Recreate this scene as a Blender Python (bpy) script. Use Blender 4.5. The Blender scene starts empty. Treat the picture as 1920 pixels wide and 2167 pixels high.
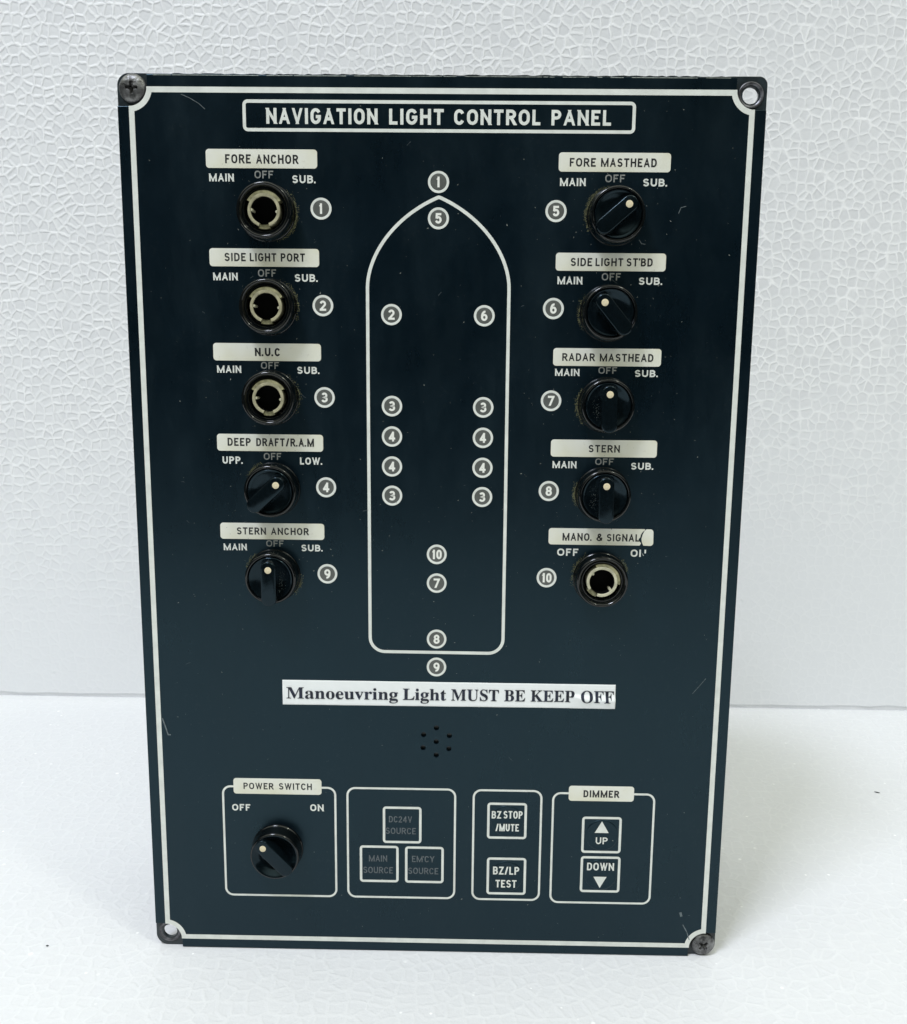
import bpy, math, random, json
from mathutils import Vector, Matrix, noise as mnoise

random.seed(11)
S = 0.001                       # everything below is measured in millimetres
sc = bpy.context.scene
COL = sc.collection

# ------------------------------------------------------------------ camera
cam = bpy.data.cameras.new("camera")
cam.sensor_fit = 'HORIZONTAL'; cam.sensor_width = 36.0
cam.lens = 36.0 * 1921.0 / 1920.0
cam.clip_start = 0.01; cam.clip_end = 20.0
co = bpy.data.objects.new("camera", cam); COL.objects.link(co)
RIGHT = Vector((0.999838, 0.01500915, 0.00993498)); UP = Vector((-0.01221779, 0.16060511, 0.98694312))
FWD = Vector((-0.01321756, 0.98690462, -0.16076247))
m = Matrix((RIGHT, UP, -FWD)).transposed().to_4x4()
m.translation = Vector((9.2306, -295.3553, 207.7569)) * S
co.matrix_world = m
sc.camera = co

# ------------------------------------------------------------------ world and lamps
w = bpy.data.worlds.new("World"); sc.world = w; w.use_nodes = True
# a dim room under a pale ceiling: light comes from above, little from the sides
nt = w.node_tree; bg = nt.nodes["Background"]
tc = nt.nodes.new("ShaderNodeTexCoord"); sx = nt.nodes.new("ShaderNodeSeparateXYZ"); cr = nt.nodes.new("ShaderNodeValToRGB")
nt.links.new(tc.outputs["Generated"], sx.inputs[0]); nt.links.new(sx.outputs[2], cr.inputs[0]); nt.links.new(cr.outputs[0], bg.inputs[0])
cr.color_ramp.interpolation = 'EASE'
cr.color_ramp.elements[0].position = .34; cr.color_ramp.elements[0].color = (.030, .034, .030, 1)
cr.color_ramp.elements[1].position = .80; cr.color_ramp.elements[1].color = (.87, .905, .765, 1)
bg.inputs[1].default_value = 1.46

def area(name, loc, aim, size, power, col, sy=None):
    l = bpy.data.lights.new(name, 'AREA'); l.energy = power; l.color = col
    l.size = size * S
    if sy: l.shape = 'RECTANGLE'; l.size_y = sy * S
    o = bpy.data.objects.new(name, l); COL.objects.link(o)
    o.location = Vector(loc) * S
    o.rotation_euler = (Vector(aim) * S - o.location).to_track_quat('-Z', 'Y').to_euler()
    return o
area("ceiling_lamp_key", (-760, -960, 2250), (0, 60, 110), 520, 41, (0.815, 0.86, 1.0), 520)
area("ceiling_lamp_fill", (1300, -1080, 2450), (0, 60, 110), 260, 10, (0.98, 1.0, 0.86), 260)

sc.view_settings.view_transform = 'Standard'; sc.view_settings.look = 'None'
sc.view_settings.exposure = 0.05; sc.view_settings.gamma = 1.0; sc.view_settings.use_curve_mapping = False
sc.cycles.max_bounces = 8; sc.cycles.diffuse_bounces = 5

# ------------------------------------------------------------------ material helpers
class NT:
    def __init__(self, name):
        self.m = bpy.data.materials.new(name); self.m.use_nodes = True
        self.t = self.m.node_tree; self.p = self.t.nodes["Principled BSDF"]
        self.tc = self.n("ShaderNodeTexCoord")
    def n(self, k, **kw):
        x = self.t.nodes.new(k)
        for a, b in kw.items(): setattr(x, a, b)
        return x
    def l(self, a, b): self.t.links.new(a, b)
    def noise(self, scale, detail=4, rough=.55, coord="Object"):
        x = self.n("ShaderNodeTexNoise"); x.inputs["Scale"].default_value = scale
        x.inputs["Detail"].default_value = detail; x.inputs["Roughness"].default_value = rough
        self.l(self.tc.outputs[coord], x.inputs["Vector"]); return x
    def ramp(self, src, stops):
        r = self.n("ShaderNodeValToRGB"); e = r.color_ramp.elements
        while len(e) < len(stops): e.new(.5)
        for i, (p, c) in enumerate(stops):
            e[i].position = p; e[i].color = c if len(c) == 4 else (*c, 1)
        self.l(src, r.inputs[0]); return r
    def rng(self, src, a, b, c, d):
        r = self.n("ShaderNodeMapRange"); r.inputs[1].default_value = a; r.inputs[2].default_value = b
        r.inputs[3].default_value = c; r.inputs[4].default_value = d; self.l(src, r.inputs[0]); return r
    def math(self, op, a, b=None):
        x = self.n("ShaderNodeMath", operation=op)
        for i, v in enumerate((a, b)):
            if v is None: continue
            if isinstance(v, (int, float)): x.inputs[i].default_value = v
            else: self.l(v, x.inputs[i])
        return x.outputs[0]
    def mix(self, f, a, b):
        x = self.n("ShaderNodeMix", data_type='RGBA')
        for s, v in ((x.inputs[0], f), (x.inputs[6], a), (x.inputs[7], b)):
            if isinstance(v, (int, float)): s.default_value = v
            elif isinstance(v, tuple): s.default_value = (*v, 1)
            else: self.l(v, s)
        return x.outputs[2]
    def bump(self, h, strength, dist):
        b = self.n("ShaderNodeBump"); b.inputs["Strength"].default_value = strength
        b.inputs["Distance"].default_value = dist; self.l(h, b.inputs["Height"])
        self.l(b.outputs[0], self.p.inputs["Normal"]); return b

def mat(name, col, rough=.5, metal=0., var=0., vs=300, bump=0., spec=.5, rvar=.0):
    t = NT(name); p = t.p
    p.inputs["Roughness"].default_value = rough; p.inputs["Metallic"].default_value = metal
    p.inputs["Specular IOR Level"].default_value = spec
    nz = t.noise(vs)
    lo = tuple(c * (1 - var) for c in col); hi = tuple(min(1, c * (1 + var)) for c in col)
    r = t.ramp(nz.outputs[0], [(.3, lo), (.7, hi)]); t.l(r.outputs[0], p.inputs["Base Color"])
    if rvar:
        g = t.rng(t.noise(vs * .7, 5).outputs[0], .3, .7, rough - rvar, rough + rvar); t.l(g.outputs[0], p.inputs["Roughness"])
    if bump: t.bump(t.noise(vs * 4, 3).outputs[0], bump, .0002)
    return t.m

def panel_mat():
    t = NT("navy_panel_paint"); p = t.p
    a = t.noise(22, 5, .6); b = t.noise(900, 3, .6); c = t.noise(2600, 2)
    base = t.ramp(a.outputs[0], [(.3, (.0004, .0026, .0054)), (.72, (.0010, .0043, .0084))])
    haze = t.rng(b.outputs[0], .56, .80, 0, .13)                 # thin film of dust in the pores
    sm = t.rng(t.noise(45, 6, .7).outputs[0], .5, .75, .15, 1)
    f = t.math('MULTIPLY', haze.outputs[0], sm.outputs[0])
    wv = t.n("ShaderNodeMapping"); wv.inputs["Rotation"].default_value = (0, .5, 0); wv.inputs["Scale"].default_value = (1, 1, .32)
    t.l(t.tc.outputs["Object"], wv.inputs[0])
    sn = t.noise(38, 7, .72); t.l(wv.outputs[0], sn.inputs["Vector"])
    wipe = t.rng(sn.outputs[0], .48, .74, 0, .04)
    b2 = t.mix(wipe.outputs[0], base.outputs[0], (.055, .075, .080))
    t.l(t.mix(f, b2, (.10, .115, .11)), p.inputs["Base Color"])
    rs = t.math('ADD', t.math('MULTIPLY', sn.outputs[0], .6), t.math('MULTIPLY', a.outputs[0], .4))
    r = t.rng(rs, .36, .64, .23, .40); t.l(r.outputs[0], p.inputs["Roughness"])
    p.inputs["Specular Tint"].default_value = (.48, .81, .98, 1)
    p.inputs["Specular IOR Level"].default_value = .52
    t.bump(c.outputs[0], .10, .0001)
    return t.m

def foam_mat(name, floor):
    t = NT(name); p = t.p
    src = t.tc.outputs["Object"]
    wn = t.noise(330, 2); sub = t.n("ShaderNodeVectorMath", operation='SUBTRACT'); sub.inputs[1].default_value = (.5, .5, .5)
    t.l(wn.outputs["Color"], sub.inputs[0])
    scl = t.n("ShaderNodeVectorMath", operation='SCALE'); scl.inputs[3].default_value = .0016; t.l(sub.outputs[0], scl.inputs[0])
    add = t.n("ShaderNodeVectorMath", operation='ADD'); t.l(src, add.inputs[0]); t.l(scl.outputs[0], add.inputs[1])
    fs = t.n("ShaderNodeSeparateXYZ"); t.l(add.outputs[0], fs.inputs[0]); flat = t.n("ShaderNodeCombineXYZ")
    t.l(fs.outputs[0], flat.inputs[0]); t.l(fs.outputs[1 if floor else 2], flat.inputs[1])
    ve = t.n("ShaderNodeTexVoronoi", feature='DISTANCE_TO_EDGE'); vf = t.n("ShaderNodeTexVoronoi", feature='F1')
    for v in (ve, vf):
        v.voronoi_dimensions = '2D'; v.inputs["Scale"].default_value = 186; v.inputs["Randomness"].default_value = .86; t.l(flat.outputs[0], v.inputs["Vector"])
    sep = t.n("ShaderNodeSeparateXYZ"); t.l(src, sep.inputs[0])
    cellv = t.n("ShaderNodeSeparateColor"); t.l(vf.outputs["Color"], cellv.inputs[0])
    # seams of unequal width: some beads are fused tight, others leave a broad bright rim
    wv = t.rng(t.noise(95, 3).outputs[0], .30, .70, .75, 1.2)
    dist = t.math('DIVIDE', ve.outputs["Distance"], wv.outputs[0])
    edge = t.rng(dist, .015, .115, 1, 0); edge.interpolation_type = 'SMOOTHSTEP'
    corner = t.rng(vf.outputs["Distance"], .54, .78, 0, .75); corner.interpolation_type = 'SMOOTHSTEP'
    seam = t.n("ShaderNodeMath", operation='MAXIMUM'); t.l(edge.outputs[0], seam.inputs[0]); t.l(corner.outputs[0], seam.inputs[1])
    seamvar = t.rng(t.noise(60, 3).outputs[0], .30, .58, .35, 1)
    if floor:
        amt = .15
        seam_a = t.math('MULTIPLY', seam.outputs[0], amt)
    else:
        # seams fade towards the bottom: washed-out light put into colour and relief
        hz = t.math('ADD', sep.outputs[2], t.math('MULTIPLY', sep.outputs[0], -.10))
        hz = t.math('ADD', hz, t.math('MULTIPLY', t.noise(14, 4).outputs[0], .09))
        amt = t.rng(hz, .115, .245, .14, 1).outputs[0]
        seam_a = t.math('MULTIPLY', t.math('MULTIPLY', seam.outputs[0], amt), seamvar.outputs[0])
        seam_a = t.math('MULTIPLY', seam_a, t.rng(sep.outputs[0], -.30, .05, .55, 1).outputs[0])
    cell = t.mix(cellv.outputs[0], (.755, .76, .77), (.80, .805, .81))
    if floor: cell = t.mix(.75, cell, (.65, .655, .68))
    else: cell = t.mix(t.math('SUBTRACT', 1.0, amt), cell, (.80, .81, .825))
    colr = t.mix(seam_a, cell, (.96, .96, .96))
    if floor:
        gl = t.n("ShaderNodeTexVoronoi", feature='F1'); gl.inputs["Scale"].default_value = 210; t.l(src, gl.inputs["Vector"])
        gr = t.n("ShaderNodeSeparateColor"); t.l(gl.outputs["Color"], gr.inputs[0])
        rad = t.rng(gr.outputs[1], 0, 1, .07, .22)
        spot = t.math('MULTIPLY', t.rng(t.math('DIVIDE', gl.outputs["Distance"], rad.outputs[0]), .5, 1.0, 1, 0).outputs[0], t.rng(gr.outputs[0], .82, 1.0, 0, .8).outputs[0])
        blot = t.rng(t.noise(150, 3, .6).outputs[0], .35, .7, 0, 1)
        colr = t.mix(blot.outputs[0], colr, (.69, .693, .712))
        colr = t.mix(spot, colr, (.99, .99, .99))
    t.l(colr, p.inputs["Base Color"])
    p.inputs["Roughness"].default_value = .5; p.inputs["Specular IOR Level"].default_value = .3
    # relief: a soft raised lip along every seam, beads slightly domed
    lip = t.rng(ve.outputs["Distance"], 0, .26, 1, 0); lip.interpolation_type = 'SMOOTHERSTEP'
    dome = t.math('SUBTRACT', 1.0, t.math('MULTIPLY', vf.outputs["Distance"], vf.outputs["Distance"]))
    h = t.math('ADD', t.math('MULTIPLY', t.math('MULTIPLY', lip.outputs[0], seamvar.outputs[0]), 1.1), t.math('MULTIPLY', dome, .35))
    dv = t.n("ShaderNodeTexVoronoi", feature='F1'); dv.inputs["Scale"].default_value = 70; t.l(add.outputs[0], dv.inputs["Vector"])
    dr = t.n("ShaderNodeSeparateColor"); t.l(dv.outputs["Color"], dr.inputs[0])
    dent = t.math('MULTIPLY', t.rng(dv.outputs["Distance"], .02, .13, 1, 0).outputs[0], t.rng(dr.outputs[1], .55, .75, 0, 1).outputs[0])
    if floor:
        h = t.math('MULTIPLY', h, .5)
        h = t.math('ADD', h, t.math('MULTIPLY', t.noise(420, 5, .7).outputs[0], 1.1))
    else:
        h = t.math('MULTIPLY', h, t.math('MULTIPLY', amt, t.rng(sep.outputs[0], -.30, .18, 1.75, .75).outputs[0]))
        h = t.math('SUBTRACT', h, t.math('MULTIPLY', dent, .9))
        h = t.math('ADD', h, t.math('MULTIPLY', t.noise(330, 4).outputs[0], .45))
    t.bump(h, .40 if floor else .40, .0005)
    return t.m

M = {}
M['panel'] = panel_mat()
M['edge'] = mat("dark_plate_edge", (.016, .024, .028), .32, var=.6, vs=300, bump=.25)
M['house'] = mat("grey_housing_paint", (.05, .06, .06), .5)
M['print'] = mat("off_white_print", (.71, .73, .68), .55, var=.09, vs=240)
M['print_dim'] = mat("dim_white_print", (.25, .26, .245), .6, var=.25, vs=700)  # darker print used for the OFF words
M['ghost'] = mat("faded_grey_print", (.10, .115, .125), .6, var=.35, vs=900)
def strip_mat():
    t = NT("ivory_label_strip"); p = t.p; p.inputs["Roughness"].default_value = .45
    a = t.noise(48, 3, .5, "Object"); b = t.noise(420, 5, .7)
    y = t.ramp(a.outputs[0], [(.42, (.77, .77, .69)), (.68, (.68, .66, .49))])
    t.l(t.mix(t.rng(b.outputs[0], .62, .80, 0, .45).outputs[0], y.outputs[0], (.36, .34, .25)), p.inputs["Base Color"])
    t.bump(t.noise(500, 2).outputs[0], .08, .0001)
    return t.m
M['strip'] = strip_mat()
M['ink'] = mat("black_ink", (.006, .007, .009), .5)
M['lens'] = mat("grey_badge_lens", (.095, .10, .092), .4, var=.12, vs=500)
M['digit'] = mat("pale_digit_print", (.82, .82, .76), .5, var=.05)
M['plastic'] = mat("black_gloss_plastic", (.0025, .0035, .0040), .09, var=.3, vs=900, rvar=.03)
M['plastic_m'] = mat("black_satin_plastic", (.0022, .0042, .0056), .16, var=.4, vs=1200, rvar=.06, spec=.36)
M['plastic_m'].node_tree.nodes['Principled BSDF'].inputs['Specular Tint'].default_value = (.55, .82, 1, 1)
M['hole'] = mat("dark_switch_bore", (.0015, .0015, .0015), .8, spec=.1)
M['sleeve'] = mat("yellowed_ivory_plastic", (.50, .48, .34), .45, var=.32, vs=380, bump=.2)
M['sleeve_dark'] = mat("browned_ivory_plastic", (.36, .335, .215), .45, var=.4, vs=380, bump=.2)
M['flange'] = mat("grimy_ivory_plastic", (.27, .255, .14), .5, var=.5, vs=500)
M['dot'] = mat("cream_pointer_dot", (.72, .62, .42), .5, var=.12, vs=1500)
M['screw'] = mat("worn_steel_screw", (.15, .15, .15), .34, .7, var=.85, vs=420, rvar=.16, bump=.6)
M['eyelet'] = mat("worn_hole_rim", (.11, .11, .12), .38, .6, var=.85, vs=420, rvar=.12, bump=.3)
M['paper'] = mat("white_sticker_paper", (.85, .87, .865), .8, var=.015, vs=60)
M['serif'] = mat("faded_blue_black_ink", (.014, .018, .034), .8, var=.6, vs=260)
M['dust'] = mat("grey_dust_and_edge_glint", (.30, .33, .30), .9, var=.5, vs=700)
M['grime'] = mat("olive_lint", (.20, .20, .10), .9, var=.5, vs=900)
M['scratch'] = mat("pale_scratch", (.12, .15, .16), .6, var=.5, vs=900)
M['wall'] = foam_mat("beaded_white_foam", False)
M['floor'] = foam_mat("white_foam_sheet", True)
M['speck'] = mat("dark_dirt", (.05, .055, .06), .8)

# ------------------------------------------------------------------ mesh helpers
ORG = {}
def mk(name, verts, faces, material, parent=None, smooth=None, label=None, org=None):
    """verts are (x, z, h) in mm on the panel: x right, z up, h out of the panel towards the viewer."""
    V = [Vector((x, -h, z)) * S for x, z, h in verts]
    if org is None:
        lo = [min(v[i] for v in V) for i in range(3)]; hi = [max(v[i] for v in V) for i in range(3)]
        org = Vector([(lo[i] + hi[i]) / 2 for i in range(3)])
    me = bpy.data.meshes.new(name)
    me.from_pydata([tuple(v - org) for v in V], [], faces); me.update()
    o = bpy.data.objects.new(name, me); COL.objects.link(o)
    if material is not None: me.materials.append(M[material])
    if smooth is not None:
        me.shade_smooth(); me.set_sharp_from_angle(angle=math.radians(smooth))
    ORG[o.name] = org
    if parent is not None:
        o.parent = parent; o.location = org - ORG[parent.name]
    else: o.location = org
    if label: o['label'] = label
    return o

def arc(cx, cy, r, a0, a1, n=10, ry=None):
    ry = r if ry is None else ry
    return [(cx + r * math.cos(math.radians(a0 + (a1 - a0) * i / n)), cy + ry * math.sin(math.radians(a0 + (a1 - a0) * i / n))) for i in range(n + 1)]
def rrect(x0, y0, x1, y1, r, n=8):
    return arc(x1 - r, y1 - r, r, 0, 90, n) + arc(x0 + r, y1 - r, r, 90, 180, n) + arc(x0 + r, y0 + r, r, 180, 270, n) + arc(x1 - r, y0 + r, r, 270, 360, n)

def ribbon(pts, t, closed=False, e0=0., e1=0.):
    """centre line -> list of quads of width t with mitred joints"""
    P = [Vector(p) for p in pts]
    Q = [P[0]]
    for p in P[1:]:
        if (p - Q[-1]).length > 1e-6: Q.append(p)
    if closed and (Q[0] - Q[-1]).length < 1e-6: Q.pop()
    P = Q; n = len(P)
    if not closed:
        if e0: P[0] = P[0] + (P[0] - P[1]).normalized() * e0
        if e1: P[-1] = P[-1] + (P[-1] - P[-2]).normalized() * e1
    L, R = [], []
    for i in range(n):
        a = P[i] - P[i - 1] if (i > 0 or closed) else None
        b = P[(i + 1) % n] - P[i] if (i < n - 1 or closed) else None
        a = a.normalized() if a is not None else None; b = b.normalized() if b is not None else None
        d = ((a or b) + (b or a)); d = d.normalized() if d.length > 1e-4 else (b or a)
        nn = Vector((-d.y, d.x)); k = 1.
        if a is not None and b is not None:
            c = nn.dot(Vector((-a.y, a.x))); k = 1 / max(.45, c)
        L.append(P[i] + nn * t / 2 * k); R.append(P[i] - nn * t / 2 * k)
    qs = []
    for i in range(n if closed else n - 1):
        j = (i + 1) % n; qs.append([R[i], R[j], L[j], L[i]])
    return qs
def clip(poly, y, keep_above):
    out = []
    for i in range(len(poly)):
        a, b = poly[i - 1], poly[i]
        ia = (a.y >= y) if keep_above else (a.y <= y); ib = (b.y >= y) if keep_above else (b.y <= y)
        if ia != ib: out.append(a + (b - a) * ((y - a.y) / (b.y - a.y)))
        if ib: out.append(b)
    return out

def sheet(name, polys, h, material, parent, label=None, lift=None, stagger=0.):
    """flat print: list of polygons (lists of xy) at height h; every polygon group may be staggered by microns"""
    V, F = [], []
    for k, poly in enumerate(polys):
        s = poly[1] * stagger if isinstance(poly, tuple) else 0.; pts = poly[0] if isinstance(poly, tuple) else poly
        b = len(V)
        for p in pts: V.append((p[0], p[1], h + s + (lift(p[0], p[1]) if lift else 0)))
        F.append(list(range(b, b + len(pts))))
    return mk(name, V, F, material, parent, label=label)

def solid2d(name, loops, h0, h1, material, parent, bevel=0., label=None, smooth=30, res=1):
    """filled outline(s) with holes, from height h0 to h1"""
    cu = bpy.data.curves.new("outline", 'CURVE'); cu.dimensions = '2D'; cu.fill_mode = 'BOTH'
    for lp in loops:
        sp = cu.splines.new('POLY'); sp.points.add(len(lp) - 1); sp.use_cyclic_u = True
        for i, p in enumerate(lp): sp.points[i].co = (p[0], p[1], 0, 1)
    cu.extrude = max(0, (h1 - h0) / 2 - bevel); cu.bevel_depth = bevel; cu.bevel_resolution = res; cu.offset = -bevel
    o = bpy.data.objects.new("outline", cu); COL.objects.link(o)
    bpy.context.view_layer.update()
    me = bpy.data.meshes.new_from_object(o.evaluated_get(bpy.context.evaluated_depsgraph_get()))
    mid = (h0 + h1) / 2
    V = [(v.co.x, v.co.y, mid + v.co.z) for v in me.vertices]; F = [list(p.vertices) for p in me.polygons]
    bpy.data.objects.remove(o); bpy.data.curves.remove(cu); bpy.data.meshes.remove(me)
    return mk(name, V, F, material, parent, smooth=smooth, label=label)

def lathe(name, prof, cx, cz, material, parent, n=56, cap=True, smooth=35, label=None):
    V, F = [], []
    for r, h in prof:
        for k in range(n):
            a = 2 * math.pi * k / n; V.append((cx + r * math.cos(a), cz + r * math.sin(a), h))
    for i in range(len(prof) - 1):
        for k in range(n):
            k2 = (k + 1) % n; F.append([i * n + k, i * n + k2, (i + 1) * n + k2, (i + 1) * n + k])
    if cap: F.append([(len(prof) - 1) * n + k for k in range(n)])
    return mk(name, V, F, material, parent, smooth=smooth, label=label, org=Vector((cx, -prof[0][1], cz)) * S)

# ------------------------------------------------------------------ single-stroke lettering
E = lambda cx, cy, rx, ry, a0, a1, n=10: arc(cx, cy, rx, a0, a1, n, ry)
def D(*p): return (list(p), 1, 1)
def Cv(p, e0=0, e1=0): return (p, e0, e1)
O_ = E(.5, .63, .5, .37, 0, 180, 12) + E(.5, .37, .5, .37, 180, 360, 12)
G = {
 'A': (.68, [D((0, 0), (.5, 1)), D((1, 0), (.5, 1)), Cv([(.17, .29), (.83, .29)])]),
 'B': (.62, [D((0, 0), (0, 1)), Cv([(0, 1), (.5, 1)] + E(.5, .765, .42, .235, 90, -90) + [(0, .53)]), Cv([(0, .53), (.5, .53)] + E(.5, .265, .5, .265, 90, -90) + [(0, 0)])]),
 'C': (.64, [Cv(E(.5, .64, .5, .36, 22, 180) + E(.5, .36, .5, .36, 180, 338))]),
 'D': (.64, [D((0, 0), (0, 1)), Cv([(0, 1), (.42, 1)] + E(.42, .6, .58, .4, 90, 0) + E(.42, .4, .58, .4, 0, -90) + [(0, 0)])]),
 'E': (.55, [D((0, 0), (0, 1)), D((0, 1), (1, 1)), Cv([(0, .52), (.95, .52)]), D((0, 0), (1, 0))]),
 'F': (.53, [D((0, 0), (0, 1)), D((0, 1), (1, 1)), Cv([(0, .5), (.95, .5)])]),
 'G': (.67, [Cv(E(.5, .64, .5, .36, 25, 180) + E(.5, .36, .5, .36, 180, 360) + [(1, .46)]), Cv([(.52, .46), (1, .46)], 0, 1)]),
 'H': (.65, [D((0, 0), (0, 1)), D((1, 0), (1, 1)), Cv([(0, .52), (1, .52)])]),
 'I': (0, [D((.5, 0), (.5, 1))]),
 'L': (.51, [D((0, 0), (0, 1)), D((0, 0), (1, 0))]),
 'M': (.88, [D((0, 0), (0, 1)), D((1, 0), (1, 1)), D((0, 1), (.5, .02)), D((1, 1), (.5, .02))]),
 'N': (.67, [D((0, 0), (0, 1)), D((1, 0), (1, 1)), D((0, 1), (1, 0))]),
 'O': (.69, [(O_, 'c', 0)]),
 'P': (.60, [D((0, 0), (0, 1)), Cv([(0, 1), (.5, 1)] + E(.5, .735, .5, .265, 90, -90) + [(0, .47)])]),
 'R': (.63, [D((0, 0), (0, 1)), Cv([(0, 1), (.5, 1)] + E(.5, .745, .48, .255, 90, -90) + [(0, .49)]), Cv([(.5, .49), (1, 0)], 0, 1)]),
 'S': (.61, [Cv(E(.5, .755, .46, .245, 18, 270, 14) + E(.5, .255, .5, .255, 90, -162, 14))]),
 'T': (.60, [D((0, 1), (1, 1)), D((.5, 0), (.5, 1))]),
 'U': (.65, [Cv([(0, 1), (0, .36)] + E(.5, .36, .5, .36, 180, 360) + [(1, 1)], 1, 1)]),
 'V': (.66, [D((0, 1), (.5, 0)), D((1, 1), (.5, 0))]),
 'W': (.94, [D((0, 1), (.26, 0)), D((.5, 1), (.26, 0)), D((.5, 1), (.74, 0)), D((1, 1), (.74, 0))]),
 'Y': (.64, [D((0, 1), (.5, .45)), D((1, 1), (.5, .45)), D((.5, .45), (.5, 0))]),
 'Z': (.58, [D((0, 1), (1, 1)), D((0, 0), (1, 0)), D((1, 1), (0, 0))]),
 '1': (.36, [D((.85, 0), (.85, 1)), Cv([(.85, .93), (.0, .74)])]),
 '2': (.57, [Cv(E(.5, .71, .48, .29, 168, -25) + [(0, 0)]), D((0, 0), (1, 0))]),
 '3': (.57, [Cv(E(.47, .755, .45, .245, 160, -90) + E(.47, .255, .53, .255, 90, -162))]),
 '4': (.66, [D((.74, 0), (.74, 1)), (((.74, 1), (0, .30)), .3, .3), D((0, .25), (1, .25))]),
 '5': (.57, [D((.14, 1), (.9, 1)), Cv([(.14, 1), (.08, .48)], 1, 0), Cv(E(.48, .32, .52, .32, 145, -162))]),
 '6': (.57, [(E(.5, .31, .5, .31, 0, 360, 18), 'c', 0), Cv(E(.62, .42, .62, .58, 190, 78))]),
 '7': (.55, [D((0, 1), (1, 1)), D((1, 1), (.3, 0))]),
 '8': (.57, [(E(.5, .755, .43, .245, 0, 360, 18), 'c', 0), (E(.5, .26, .5, .26, 0, 360, 18), 'c', 0)]),
 '9': (.57, [(E(.5, .69, .5, .31, 0, 360, 18), 'c', 0), Cv(E(.38, .58, .62, .58, 10, -102))]),
 '0': (.58, [(O_, 'c', 0)]),
 '.': (0, [D((.5, 0), (.5, .001))]),
 '/': (.42, [D((0, 0), (1, 1))]),
 "'": (0, [Cv([(.5, .78), (.5, 1.)], 0, 1)]),
 '&': (.72, [Cv([(1, 0), (.22, .70)] + E(.46, .81, .24, .19, 205, -30) + [(.10, .40)] + E(.40, .24, .40, .24, 160, 335) + [(1, .44)])]),
}
def word(txt, x0, x1, y0, y1, wt=.2, gap=.15, slope=0.):
    """polygons of one word fitted between x0..x1, baseline y0, cap height y1; wt = stroke / height"""
    h = y1 - y0; t = wt * h
    var = fix = 0.
    for i, ch in enumerate(txt):
        wd = G[ch][0]
        if wd: var += wd * h - t; fix += t
        else: fix += t
        if i < len(txt) - 1: var += gap * h * (.55 if (txt[i + 1] in ".'" or ch == "'") else 1)
    if len(txt) == 1 and not G[txt][0]: k = 1
    else: k = (x1 - x0 - fix) / max(var, 1e-6)
    x = x0; out = []; layer = 0
    for i, ch in enumerate(txt):
        wd, strokes = G[ch]; W = (wd * h - t) * k + t if wd else t
        for pts, e0, e1 in strokes:
            P = [(x + t / 2 + px * (W - t), y0 + t / 2 + py * (h - t)) for px, py in pts]
            if e0 == 'c': qs = ribbon(P, t, closed=True)
            else:
                diag = len(pts) == 2 and abs(pts[0][0] - pts[1][0]) > .01 and abs(pts[0][1] - pts[1][1]) > .01
                g = t * (1.1 if diag else .5)
                qs = ribbon(P, t * (.84 if diag and ch in 'MNWAV' else 1), False, e0 * g, e1 * g)
            for q in qs:
                q = clip(clip(q, y0, True), y1, False)
                if len(q) > 2: out.append(([(p.x, p.y + slope * (p.x - x0)) for p in q], layer))
            layer += 1
        x += W
        if i < len(txt) - 1: x += gap * h * k * (.55 if (txt[i + 1] in ".'" or ch == "'") else 1)
    return out
def letter(words, h, material, parent, name="lettering", label=None):
    polys = []
    for wd in words: polys += word(*wd[:5], **wd[5]) if len(wd) > 5 else word(*wd)
    return sheet(name, polys, h, material, parent, label=label, stagger=.0022)

# ------------------------------------------------------------------ the setting: foam floor and foam wall
def slab(name, x0, x1, y0, y1, z0, z1, material, bev, label, yaw=0.):
    V = [Vector(v) for v in [(x0, y0, z0), (x1, y0, z0), (x1, y1, z0), (x0, y1, z0), (x0, y0, z1), (x1, y0, z1), (x1, y1, z1), (x0, y1, z1)]]
    me = bpy.data.meshes.new(name)
    me.from_pydata([tuple(v * S) for v in V], [], [(3, 2, 1, 0), (4, 5, 6, 7), (0, 1, 5, 4), (1, 2, 6, 5), (2, 3, 7, 6), (3, 0, 4, 7)]); me.update()
    o = bpy.data.objects.new(name, me); COL.objects.link(o); me.materials.append(M[material])
    b = o.modifiers.new("soft_edge", 'BEVEL'); b.width = bev * S; b.segments = 3
    me.shade_smooth(); me.set_sharp_from_angle(angle=math.radians(60))
    o.rotation_euler = (0, 0, yaw); o['kind'] = 'structure'; o['label'] = label
    return o
slab("floor", -900, 900, -720, 330, -40, 0, 'floor', 1.0, "smooth white foam sheet lying flat under the panel").location = (0, 0, 0)
YAW = math.atan2(239.82 - 243.15, 563.2)
V, F = [], []; N = 180
for i in range(N + 1):
    x = -900 + 1800 * i / N; j1 = random.gauss(0, .22) + (1.2 if random.random() < .05 else 0); j2 = random.gauss(0, .15)
    for y, z in ((0, 760), (0, 2.7 + j1), (.55, 2.1 + j1), (1.2 + j2, -.4), (40, -.4), (40, 760)): V.append(Vector((x, y, z)) * S)
for i in range(N):
    for j in range(6): F.append([i * 6 + j, i * 6 + (j + 1) % 6, i * 6 + 6 + (j + 1) % 6, i * 6 + 6 + j])
F += [list(range(6)), [N * 6 + 5 - k for k in range(6)]]
me = bpy.data.meshes.new("back_wall"); me.from_pydata([tuple(v) for v in V], [], F); me.update(); me.materials.append(M['wall'])
bw = bpy.data.objects.new("back_wall", me); COL.objects.link(bw)
bw.location = (0, .2415, 0); bw.rotation_euler = (0, 0, YAW); bw['kind'] = 'structure'
bw['label'] = "upright white foam board with coarse bead pattern behind the panel"

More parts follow.
